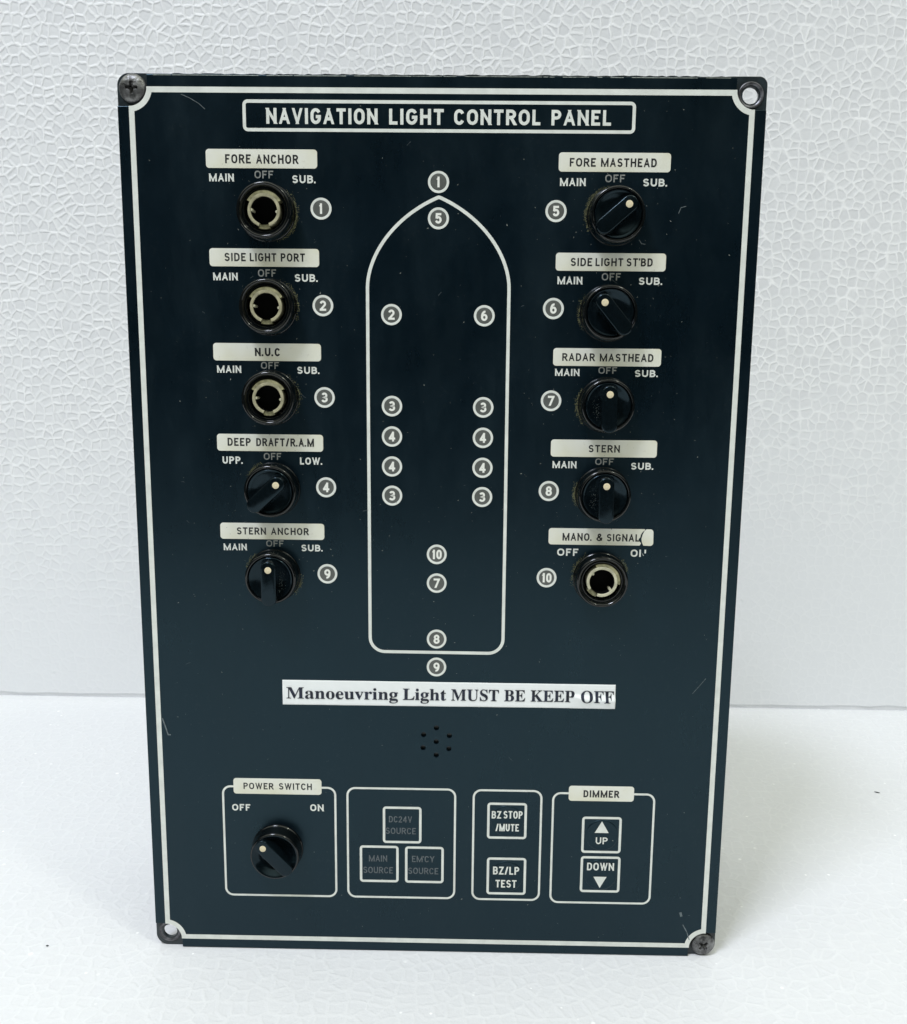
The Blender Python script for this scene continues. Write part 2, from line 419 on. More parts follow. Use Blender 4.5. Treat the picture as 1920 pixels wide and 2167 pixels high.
# ------------------------------------------------------------------ the control panel
root = bpy.data.objects.new("control_panel", None); COL.objects.link(root)
root.empty_display_size = .05; ORG[root.name] = Vector((0, 0, 0))
root['label'] = "dark navy ship light control panel with white lettering, standing upright on white foam"
root['category'] = "control panel"

W2, HT = 100.2, 295.6
# back plate, with the two open screw holes
HTR, HBL, STL, SBR = (95.2, 290.1), (-95.2, 5.4), (-95.2, 290.9), (95.7, 4.4)
def rr4(x0, y0, x1, y1, tl, tr, br, bl):
    return arc(x1 - tr, y1 - tr, tr, 0, 90) + arc(x0 + tl, y1 - tl, tl, 90, 180) + arc(x0 + bl, y0 + bl, bl, 180, 270) + arc(x1 - br, y0 + br, br, 270, 360)
rim = rr4(-W2, .0, W2, HT, 3.8, 2.6, 4.2, 4.2)
jit = []
for i, p in enumerate(rim):                       # slightly ragged upper edge
    jit.append(p)
    if i == 10:
        for k in range(1, 150):
            x = (W2 - 2.6) + (-2 * W2 + 6.4) * k / 150
            jit.append((x, HT + random.uniform(-.22, .10) * (1 if -90 < x < 90 else .2)))
back = solid2d("back_plate", [jit, arc(*HTR, 2.5, 360, 0, 28)[:-1], arc(*HBL, 2.45, 360, 0, 28)[:-1]], -2.7, -1.45, 'edge', root, .12)
hs = solid2d("housing", [rrect(-84, 9, 84, 286, 3)], -74, -2.72, 'house', root, .5)
# face plate with quarter notches at the corners and the sounder holes
FW, F0, F1 = 99.85, .25, 294.75
NX, NT_, NB, NR = 96.2, 291.2, 3.5, 5.75
out = []
out += [(NX - NR, F1), (NX - NR, NT_)][::1] + arc(NX, NT_, NR, 180, 270, 8) + [(FW, NT_ - NR)]
out += [(FW, NB + NR), (NX, NB + NR)] + arc(NX, NB, NR, 90, 180, 8) + [(NX - NR, F0)]
out += [(-NX + NR, F0)] + arc(-NX, NB, NR, 0, 90, 8) + [(-FW, NB + NR)]
out += [(-FW, NT_ - NR)] + arc(-NX, NT_, NR, 270, 360, 8) + [(-NX + NR, F1)]
seen = [out[0]]
for p in out[1:]:
    if math.dist(p, seen[-1]) > .02: seen.append(p)
holes = [(.15, 84.5), (-4.2, 82.0), (4.65, 81.75), (.13, 79.5), (-4.38, 77.25), (4.5, 77.0), (.17, 74.65)]
face = solid2d("face_plate", [seen] + [arc(x, z, .86, 360, 0, 20)[:-1] for x, z in holes], -1.4, 0, 'panel', root, .10)

HP = .035      # height of the print
# white border line with scalloped corners
bc = 1.7; bx, bt, bb, br_ = 96.35 - bc / 2, 291.25 - bc / 2, 3.45 + bc / 2, 5.75 + bc / 2
NXc, NTc, NBc = 96.35, 291.25, 3.45
def q(dx): return math.degrees(math.asin(dx / br_))
a = q(bc / 2)
path = []
path += arc(NXc, NTc, br_, 180 + a, 270 - a, 14) + arc(NXc, NBc, br_, 90 + a, 180 - a, 14) + arc(-NXc, NBc, br_, 0 + a, 90 - a, 14) + arc(-NXc, NTc, br_, 270 + a, 360 - a, 14)
bl = []
n_ = 15
# straight sides end square against the scallops
segs = [[(path[14][0], path[14][1]), (path[15][0], path[15][1])], [(path[29][0], path[29][1]), (path[30][0], path[30][1])],
        [(path[44][0], path[44][1]), (path[45][0], path[45][1])], [(path[59][0], path[59][1]), (path[0][0], path[0][1])]]
for i, sg in enumerate(segs):
    for qd in ribbon(sg, bc, False, bc * .5, bc * .5): bl.append(([tuple(p) for p in qd], i))
for c in range(4):
    for qd in ribbon(path[c * 15:c * 15 + 15], bc, False, .0, .0): bl.append(([tuple(p) for p in qd], 5 + c))
sheet("border_line", bl, HP, 'print', face, stagger=.002)
def line(name, pts, t, closed=True, parent=face, material='print', label=None):
    return sheet(name, [[tuple(p) for p in qd] for qd in ribbon(pts, t, closed)], HP, material, parent, label=label)
line("title_frame", rrect(-60.6, 278.8, 59.5, 287.15, 1.1), 1.0)
letter([("NAVIGATION", -53.8, -19.35, 280.55, 285.2, dict(wt=.205, gap=.16)), ("LIGHT", -15.8, 1.05, 280.55, 285.2, dict(wt=.205, gap=.16)),
        ("CONTROL", 4.25, 30.8, 280.6, 285.15, dict(wt=.205, gap=.16)), ("PANEL", 34.2, 52.5, 280.62, 285.15, dict(wt=.205, gap=.16))], HP, 'print', face, label="large title lettering")
# hull outline
hull = [(-22.45, 117.0), (-22.55, 157), (-22.7, 203), (-22.75, 231.5)]
def bez(p0, p1, p2, p3, n=22):
    return [tuple((1 - t) ** 3 * p0[i] + 3 * t * (1 - t) ** 2 * p1[i] + 3 * t * t * (1 - t) * p2[i] + t ** 3 * p3[i] for i in (0, 1)) for t in [k / n for k in range(n + 1)]]
hull += bez((-22.75, 231.5), (-22.6, 241.5), (-14.5, 253.0), (-.9, 258.95)) + [(-.25, 259.15)]
hull += bez((.4, 258.95), (14.0, 253.0), (22.0, 241.5), (22.15, 231.5)) + [(22.2, 203), (22.35, 157), (22.4, 117)]
hull += arc(17.4, 116.4, 5.0, 0, -90) + arc(-17.45, 116.5, 5.0, 270, 180)
line("ship_outline", hull, 1.05)
# group frames
def group_frame(x0, y0, x1, y1, gap=None, r=2.7, t=.72):
    if gap is None: return line("group_frame", rrect(x0, y0, x1, y1, r), t)
    pts = [(gap[0], y1)] + arc(x0 + r, y1 - r, r, 90, 180) + arc(x0 + r, y0 + r, r, 180, 270) + arc(x1 - r, y0 + r, r, 270, 360) + arc(x1 - r, y1 - r, r, 0, 90) + [(gap[1], y1)]
    return line("group_frame", pts, t, False)
group_frame(-74.1, 20.95, -34.9, 61.95, (-70.0, -39.9))
group_frame(-30.65, 21.0, 6.87, 62.05)
group_frame(13.3, 20.9, 36.8, 62.0)
group_frame(40.88, 20.25, 75.85, 61.4, (46.4, 68.6))

# printed strips
def strip(x0, z0, x1, z1, words, label, wt=.188, outline=None, r=1.0):
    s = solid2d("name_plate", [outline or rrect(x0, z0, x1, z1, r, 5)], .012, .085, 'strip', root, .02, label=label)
    letter([w_[:5] + (dict(wt=wt, gap=.17),) for w_ in words], .10, 'ink', s)
    return s
strip(-72.95, 267.4, -38.2, 273.05, [("FORE", -66.9, -58.9, 268.8, 271.5), ("ANCHOR", -57.25, -44.1, 268.75, 271.45)], "strip reading fore anchor")
strip(-72.8, 237.65, -38.0, 243.2, [("SIDE", -68, -61.25, 239.25, 241.8), ("LIGHT", -60, -51.55, 239.25, 241.8), ("PORT", -50.15, -42.5, 239.25, 241.8)], "strip reading side light port")
strip(-72.55, 208.2, -37.8, 213.75, [("N.U.C", -59.1, -50.95, 209.7, 212.3)], "strip reading N.U.C", wt=.22)
strip(-72.25, 179.05, -37.5, 184.6, [("DEEP", -68.8, -61.2, 180.7, 183.3), ("DRAFT/R.A.M", -59.4, -40.5, 180.7, 183.3)], "strip reading deep draft")
strip(-72.1, 149.7, -37.5, 155.15, [("STERN", -66.6, -56.9, 151.25, 153.65), ("ANCHOR", -55.2, -42.7, 151.25, 153.65)], "strip reading stern anchor")
strip(36.8, 267.05, 71.4, 272.75, [("FORE", 40.2, 48.25, 268.55, 271.1), ("MASTHEAD", 49.85, 67.05, 268.55, 271.1)], "strip reading fore masthead")
strip(36.7, 237.2, 71.3, 242.7, [("SIDE", 41.4, 48.15, 238.65, 241.15), ("LIGHT", 49.2, 57.9, 238.7, 241.15), ("ST'BD", 58.95, 67.15, 238.7, 241.2)], "strip reading side light starboard")
strip(36.7, 207.6, 71.2, 213.2, [("RADAR", 39.6, 50, 209.15, 211.6), ("MASTHEAD", 51.6, 68.7, 209.1, 211.55)], "strip reading radar masthead")
strip(36.75, 178.35, 71.2, 183.95, [("STERN", 49, 59.15, 179.9, 182.3)], "strip reading stern")
rag = [(36.75 + 1, 154.75)] + [] 
rag = arc(37.8, 153.7, 1.0, 90, 180, 5) + arc(37.8, 150.2, 1.0, 180, 270, 5) + [(66.9, 149.15), (67.4, 149.9), (66.7, 150.7), (66.5, 151.3), (67.0, 151.9), (67.25, 152.9), (67.75, 153.7), (68.6, 154.45), (68.3, 154.7), (57.6, 154.7), (57.5, 154.25), (57.35, 154.7)]
ms = strip(0, 0, 0, 0, [("MANO.", 41.4, 51.0, 150.55, 153.1), ("&", 52.6, 54.65, 150.5, 153.05), ("SIGNAL", 56, 66.75, 150.5, 152.95)], "cracked strip reading mano and signal", outline=rag)
solid2d("strip_fragment", [arc(70.3, 153.65, 1.0, 0, 90, 5) + [(69.0, 154.65), (68.3, 154.0), (67.75, 152.8), (67.45, 151.4), (67.65, 150.2), (68.15, 149.15)] + arc(70.4, 150.1, 1.0, 270, 360, 5)], .012, .085, 'strip', ms, .02)
strip(-70.35, 59.3, -39.65, 65.05, [("POWER", -66.85, -56.4, 61.05, 63.4), ("SWITCH", -54.5, -43.0, 61.05, 63.45)], "strip reading power switch", wt=.18)
strip(46.2, 58.65, 68.75, 64.2, [("DIMMER", 51.3, 63.6, 60.05, 62.65)], "strip reading dimmer", wt=.2)

# position lettering round the switches
def L3(ws, dim=False, wt=.21): return letter([w_ + (dict(wt=wt, gap=.15),) for w_ in ws], HP, 'print_dim' if dim else 'print', face)
rows = [  # left column: MAIN, OFF, SUB.
 [("MAIN", -72.1, -64.35, 263.4, 265.75), ("OFF", -57.85, -52.0, 264.4, 266.7), ("SUB.", -46.1, -38.8, 263.05, 265.4)],
 [("MAIN", -71.8, -64.0, 233.35, 235.7), ("OFF", -57.5, -51.75, 234.55, 236.85), ("SUB.", -45.85, -38.55, 233.1, 235.45)],
 [("MAIN", -71.5, -63.7, 204.3, 206.6), ("OFF", -57.25, -51.45, 205.65, 207.9), ("SUB.", -45.6, -38.4, 204.2, 206.45)],
 [("UPP.", -70.65, -64.0, 174.8, 177.2), ("OFF", -57.05, -51.3, 176.25, 178.5), ("LOW.", -45.2, -37.9, 174.8, 177.15)],
 [("MAIN", -71.15, -63.45, 145.85, 148.1), ("OFF", -56.9, -51.1, 147.25, 149.4), ("SUB.", -45.25, -38.15, 145.8, 148.05)],
 [("MAIN", 37.35, 45.3, 262.8, 265.15), ("OFF", 51.35, 57.45, 264.0, 266.3), ("SUB.", 63.1, 70.55, 262.85, 265.15)],
 [("MAIN", 37.4, 45.25, 233.05, 235.4), ("OFF", 51.35, 57.3, 234.35, 236.6), ("SUB.", 63.05, 70.4, 233.1, 235.35)],
 [("MAIN", 37.45, 45.25, 204.4, 206.65), ("OFF", 51.35, 57.25, 205.2, 207.35), ("SUB.", 63.0, 70.35, 204.3, 206.5)],
 [("MAIN", 37.45, 45.25, 174.6, 176.9), ("OFF", 51.35, 57.3, 175.8, 177.95), ("SUB.", 63.0, 70.25, 174.4, 176.65)]]
for r_ in rows:
    L3([r_[0]]); L3([r_[1]], True, .17); L3([r_[2]])
L3([("OFF", 39.8, 46.75, 145.4, 147.85)])
on = word("ON", 64.1, 69.15, 145.35, 147.8, wt=.215, gap=.15)
# the N is mostly rubbed away: keep O, its left stem, a sliver of the diagonal and the top of the right stem
nl = max(k for _, k in on)
keep = []
for pl, k in on:
    if k == nl: continue
    if k == nl - 1: pl = [tuple(p) for p in clip([Vector(p) for p in pl], 146.55, True)]
    keep.append((pl, k))
keep.append(([(67.65, 146.9), (67.9, 146.55), (68.55, 145.6), (68.3, 145.75)], 9))
sheet("lettering", keep, HP, 'print', face, label="half worn away word", stagger=.0022)
L3([("OFF", -71.05, -64.7, 52.95, 55.4)]); L3([("ON", -43.7, -39.0, 53.2, 55.75)])

# numbered badges
def badge(txt, x, z, where):
    b = lathe("number_badge", [(3.32, .012), (3.3, .10), (2.62, .10), (2.55, .085)], x, z, 'print', root, 40, cap=False, smooth=30, label="badge numbered %s %s" % (txt, where))
    lathe("lens", [(2.58, .06), (2.5, .075)], x, z, 'lens', b, 32)
    hw = {'1': .55, '10': 1.66}.get(txt, 1.04); ox = -.15 if txt == '1' else 0
    sheet("digit", word(txt, x - hw + ox, x + hw + ox, z - 1.6, z + 1.6, wt=.21, gap=.12), .10, 'digit', b, stagger=.0022)
for t_, x, z in [('1', -37.2, 255.45), ('2', -37.0, 225.75), ('3', -36.85, 196.7), ('4', -36.7, 167.35), ('9', -36.65, 138.2), ('5', 36.35, 255.25), ('6', 36.35, 225.5), ('7', 36.4, 196.4), ('8', 36.45, 167.0), ('10', 36.5, 137.85)]:
    badge(t_, x, z, "beside its switch")
for t_, x, z in [('1', -.42, 263.7), ('5', -.38, 252.8), ('2', -15.15, 223.15), ('6', 14.45, 223.05), ('3', -15.0, 194.15), ('3', 14.55, 194.05), ('4', -15.0, 184.3), ('4', 14.6, 184.2), ('4', -15, 174.5), ('4', 14.6, 174.4), ('3', -14.95, 164.85), ('3', 14.65, 164.75), ('10', -.15, 145.3), ('7', -.1, 135.5), ('8', 0, 116.1), ('9', .03, 106.3)]:
    badge(t_, x, z, "on the ship outline")

# ------------------------------------------------------------------ switches
COLLAR = [(9.0, 0.0), (9.0, .45), (8.85, .7), (8.72, .8), (8.62, 1.3), (8.5, 4.9), (8.43, 5.35), (8.28, 5.65), (8.05, 5.8), (7.75, 5.82), (7.55, 5.7)]
def rotary_switch(x, z, ang, label, power=False):
    s = lathe("rotary_switch", COLLAR + [(7.42, 5.4), (7.36, 4.4)], x, z, 'plastic', root, 72, cap=False, smooth=42, label=label)
    dish = [(6.3, 4.9), (5.4, 3.9), (4.2, 3.1), (2, 2.8)] if power else [(6.3, 5.45), (5.2, 5.0), (3.8, 4.75), (2, 4.7)]
    lathe("knob", [(7.28, 4.2), (7.28, 5.35), (7.2, 5.62), (7.02, 5.76), (6.8, 5.72)] + dish if not power else [(7.95, 5.7), (7.85, 5.88), (7.6, 5.84), (7.2, 5.4)] + dish, x, z, 'plastic_m', s, 64, smooth=42)
    a = math.radians(ang); ca, sa = math.cos(a), math.sin(a)
    V, F = [], []; n = 44
    # tail, nose, width at each height: the grip tapers, its nose slopes down to the rim
    if power: lv = [(8.0, 8.0, 5.6, 2.6), (8.05, 8.05, 5.2, 5.6), (8.05, 8.05, 4.9, 6.75), (8.0, 8.0, 4.75, 7.0), (7.9, 7.9, 4.55, 7.15), (7.7, 7.7, 4.2, 7.2)]
    else: lv = [(8.2, 7.15, 6.0, 4.6), (8.45, 7.0, 5.6, 5.9), (8.5, 6.45, 5.0, 8.3), (8.45, 6.35, 4.85, 8.7), (8.3, 6.2, 4.6, 8.95), (8.05, 6.0, 4.3, 9.0)]
    for tl, ns, wd, h in lv:
        r = wd / 2
        ring = arc(ns - r, 0, r, -90, 90, n // 2 - 1) + arc(-tl + r, 0, r, 90, 270, n // 2 - 1)
        V += [(x + u * ca - v * sa, z + u * sa + v * ca, h) for u, v in ring]
    for i in range(5):
        for j in range(n): F.append([i * n + j, i * n + (j + 1) % n, (i + 1) * n + (j + 1) % n, (i + 1) * n + j])
    F.append([5 * n + j for j in range(n)])
    mk("handle", V, F, 'plastic_m', s, smooth=48)
    d, t_ = (5.2, 7.2) if power else (3.65, 9.0)
    lathe("pointer_dot", [(1.1, t_ - .1), (1.1, t_ + .06), (.95, t_ + .12)], x + d * ca, z + d * sa, 'dot', s, 24)
ZL = [254.1, 225.1, 196.4, 167.4, 137.5]; ZR = [253.7, 224.6, 195.2, 166.2, 137.8]; XL, XR = -54.15, 54.05
rotary_switch(XL, 166.5, 43, "switch with its handle turned diagonally up to the right")
rotary_switch(XL - .45, ZL[4], 90, "switch with its handle upright")
rotary_switch(XR + .85, ZR[0], 41, "switch with its handle turned diagonally up to the right")
rotary_switch(XR - .35, ZR[1] - .45, 130, "switch with its handle turned up to the left")
rotary_switch(XR, ZR[2], 91, "switch with its handle upright")
rotary_switch(XR, ZR[3], 91, "switch with its handle upright")
rotary_switch(-55.4, 39.0, 134, "power switch with its handle turned up to the left", True)

def switch_socket(x, z, rot, label, mt='sleeve_dark'):
    s = lathe("switch_socket", COLLAR + [(7.3, 5.4), (7.1, 4.8), (6.8, 4.5), (6.65, 4.65), (6.45, 4.65), (6.3, 4.4), (6.12, 3.0), (6.08, .6), (5.0, .45)], x, z, 'plastic', root, 72, smooth=38, label=label)
    lathe("bore", [(6.04, .50), (4.05, .52), (3.98, .62)], x, z, 'hole', s, 40)
    def band(name, r0, r1, a0, a1, h0, hf, material, step=4):
        V, F = [], []; n = max(2, int(abs(a1 - a0) / step))
        for i in range(n + 1):
            aa = a0 + (a1 - a0) * i / n; c, s_ = math.cos(math.radians(aa + rot)), math.sin(math.radians(aa + rot)); h = hf(aa)
            V += [(x + r0 * c, z + r0 * s_, h0), (x + r0 * c, z + r0 * s_, h - .12), (x + (r0 + .12) * c, z + (r0 + .12) * s_, h), (x + (r1 - .12) * c, z + (r1 - .12) * s_, h), (x + r1 * c, z + r1 * s_, h - .12), (x + r1 * c, z + r1 * s_, h0)]
        for i in range(n):
            for j in range(5): F.append([i * 6 + j, i * 6 + j + 1, i * 6 + 7 + j, i * 6 + 6 + j])
        F += [[0, 5, 4, 3, 2, 1], [n * 6 + j for j in range(6)]]
        return mk(name, V, F, material, s, smooth=35)
    band("sleeve", 4.1, 5.05, -70, 250, .6, lambda a_: 5.0 + .12 * math.sin(a_ * .07), mt)
    band("sleeve_flange", 5.0, 6.0, 30, 150, .6, lambda a_: 4.85, 'flange')
    band("sleeve_key", 4.15, 5.6, 251, 289, .6, lambda a_: 4.0, 'flange')
    lathe("bore_liner", [(4.06, .62), (4.06, 4.55)], x, z, 'hole', s, 40, cap=False)
    for aa in (178, -6):
        c, s_ = math.cos(math.radians(aa + rot)), math.sin(math.radians(aa + rot))
        lathe("stop_pin", [(.48, .6), (.48, 4.5), (.36, 4.75)], x + 3.95 * c, z + 3.95 * s_, 'sleeve', s, 14)
kn = "open switch socket missing its knob, pale sleeve showing"
switch_socket(XL, ZL[0], 0, kn); switch_socket(XL, ZL[1], 0, kn); switch_socket(XL, ZL[2], 1, kn); switch_socket(XR + .2, ZR[4], -38, kn, 'sleeve')

# ------------------------------------------------------------------ membrane buttons and lamps
def key(x0, z0, x1, z1, words, label, dome=True, ghost=False, tri=None, name="push_button"):
    b = solid2d(name, [rrect(x0, z0, x1, z1, .9, 5)], .008, .045, 'panel', root, .012, label=label)
    t = .85
    sheet("frame", [[tuple(p) for p in qd] for qd in ribbon(rrect(x0 + t / 2, z0 + t / 2, x1 - t / 2, z1 - t / 2, .75, 5), t, True)], .065, 'print', b)
    cx, cz = (x0 + x1) / 2, (z0 + z1) / 2
    if dome:
        lathe("dome", [(5.75, .046), (5.6, .20), (5.35, .26), (5.05, .20), (4.4, .11), (3, .1)], cx + .2, cz - .1, 'panel', b, 56, smooth=70)
    if words: letter([w_ + (dict(wt=.15 if ghost else .18, gap=.15),) for w_ in words], .30 if dome else .065, 'ghost' if ghost else 'print', b)
    if tri: sheet("arrow", [tri], .30, 'print', b)
key(-18.35, 41.7, -4.8, 55.4, [("DC24V", -16.2, -8.15, 49.5, 51.85), ("SOURCE", -17.35, -6.75, 45.15, 47.5)], "dark unlit lamp window reading DC24V source", False, True, name="lamp_window")
key(-26.5, 26.75, -12.8, 40.65, [("MAIN", -23.25, -16.85, 34.6, 37.0), ("SOURCE", -25.3, -14.8, 30.15, 32.55)], "dark unlit lamp window reading main source", False, True, name="lamp_window")
key(-10.55, 26.7, 3.08, 40.55, [("EM'CY", -8.1, -.25, 34.65, 37.0), ("SOURCE", -9.45, 1.2, 30.1, 32.5)], "dark unlit lamp window reading emergency source", False, True, name="lamp_window")
key(18.1, 44.0, 31.9, 57.5, [("BZ", 19.65, 22.95, 51.7, 54.5), ("STOP", 23.75, 30.4, 51.75, 54.6), ("/MUTE", 21.1, 29.2, 47.0, 49.75)], "button reading buzzer stop mute")
key(18.25, 22.8, 32.1, 36.9, [("BZ/LP", 20.45, 29.65, 30.6, 33.6), ("TEST", 21.4, 28.8, 25.65, 28.55)], "button reading buzzer lamp test")
key(51.15, 39.25, 64.95, 52.85, [("UP", 56.1, 60.25, 42.75, 45.3)], "dimmer button with an upward arrow", tri=[(58.05, 51.3), (55.6, 46.95), (60.5, 46.95)])
key(51.15, 24.3, 65.1, 38.0, [("DOWN", 53.4, 62.85, 32.8, 35.7)], "dimmer button with a downward arrow", tri=[(55.75, 30.4), (58.1, 26.1), (60.4, 30.4)])

# ------------------------------------------------------------------ paper sticker with a lifted corner
def ss(v): v = max(0., min(1., v)); return v * v * (3 - 2 * v)
def lift(x, z):
    crease = 95.5 + 1.1 * math.exp(-((x - 47.0) / 2.2) ** 2) - .25 * ss((x - 50) / 10)
    A = .95 * ss((x - 44.3) / 3.2) * (1 + .12 * math.sin(x * .9))
    h = A * ss((97.3 - z) / (97.3 - crease)) if z > crease else A * (1 - .8 * (crease - z) / (crease - 92.2))
    return h + .03 * math.sin(x * .35) + .02 * math.sin(x * 1.1 + z)
nx, nz = 240, 24; V = []; F = []
for i in range(nx + 1):
    u = i / nx; x = -52.52 + u * 113.45; z0 = 92.18 + .25 * u; z1 = 100.98 - .06 * u
    for j in range(nz + 1):
        z = z0 + (z1 - z0) * j / nz; V.append((x, z, .10 + lift(x, z)))
for i in range(nx):
    for j in range(nz): F.append([i * (nz + 1) + j, (i + 1) * (nz + 1) + j, (i + 1) * (nz + 1) + j + 1, i * (nz + 1) + j + 1])
st = mk("paper_sticker", V, F, 'paper', root, smooth=60, label="white paper sticker with lifted lower corner")
sd = st.modifiers.new("thickness", 'SOLIDIFY'); sd.thickness = .00008; sd.offset = -1
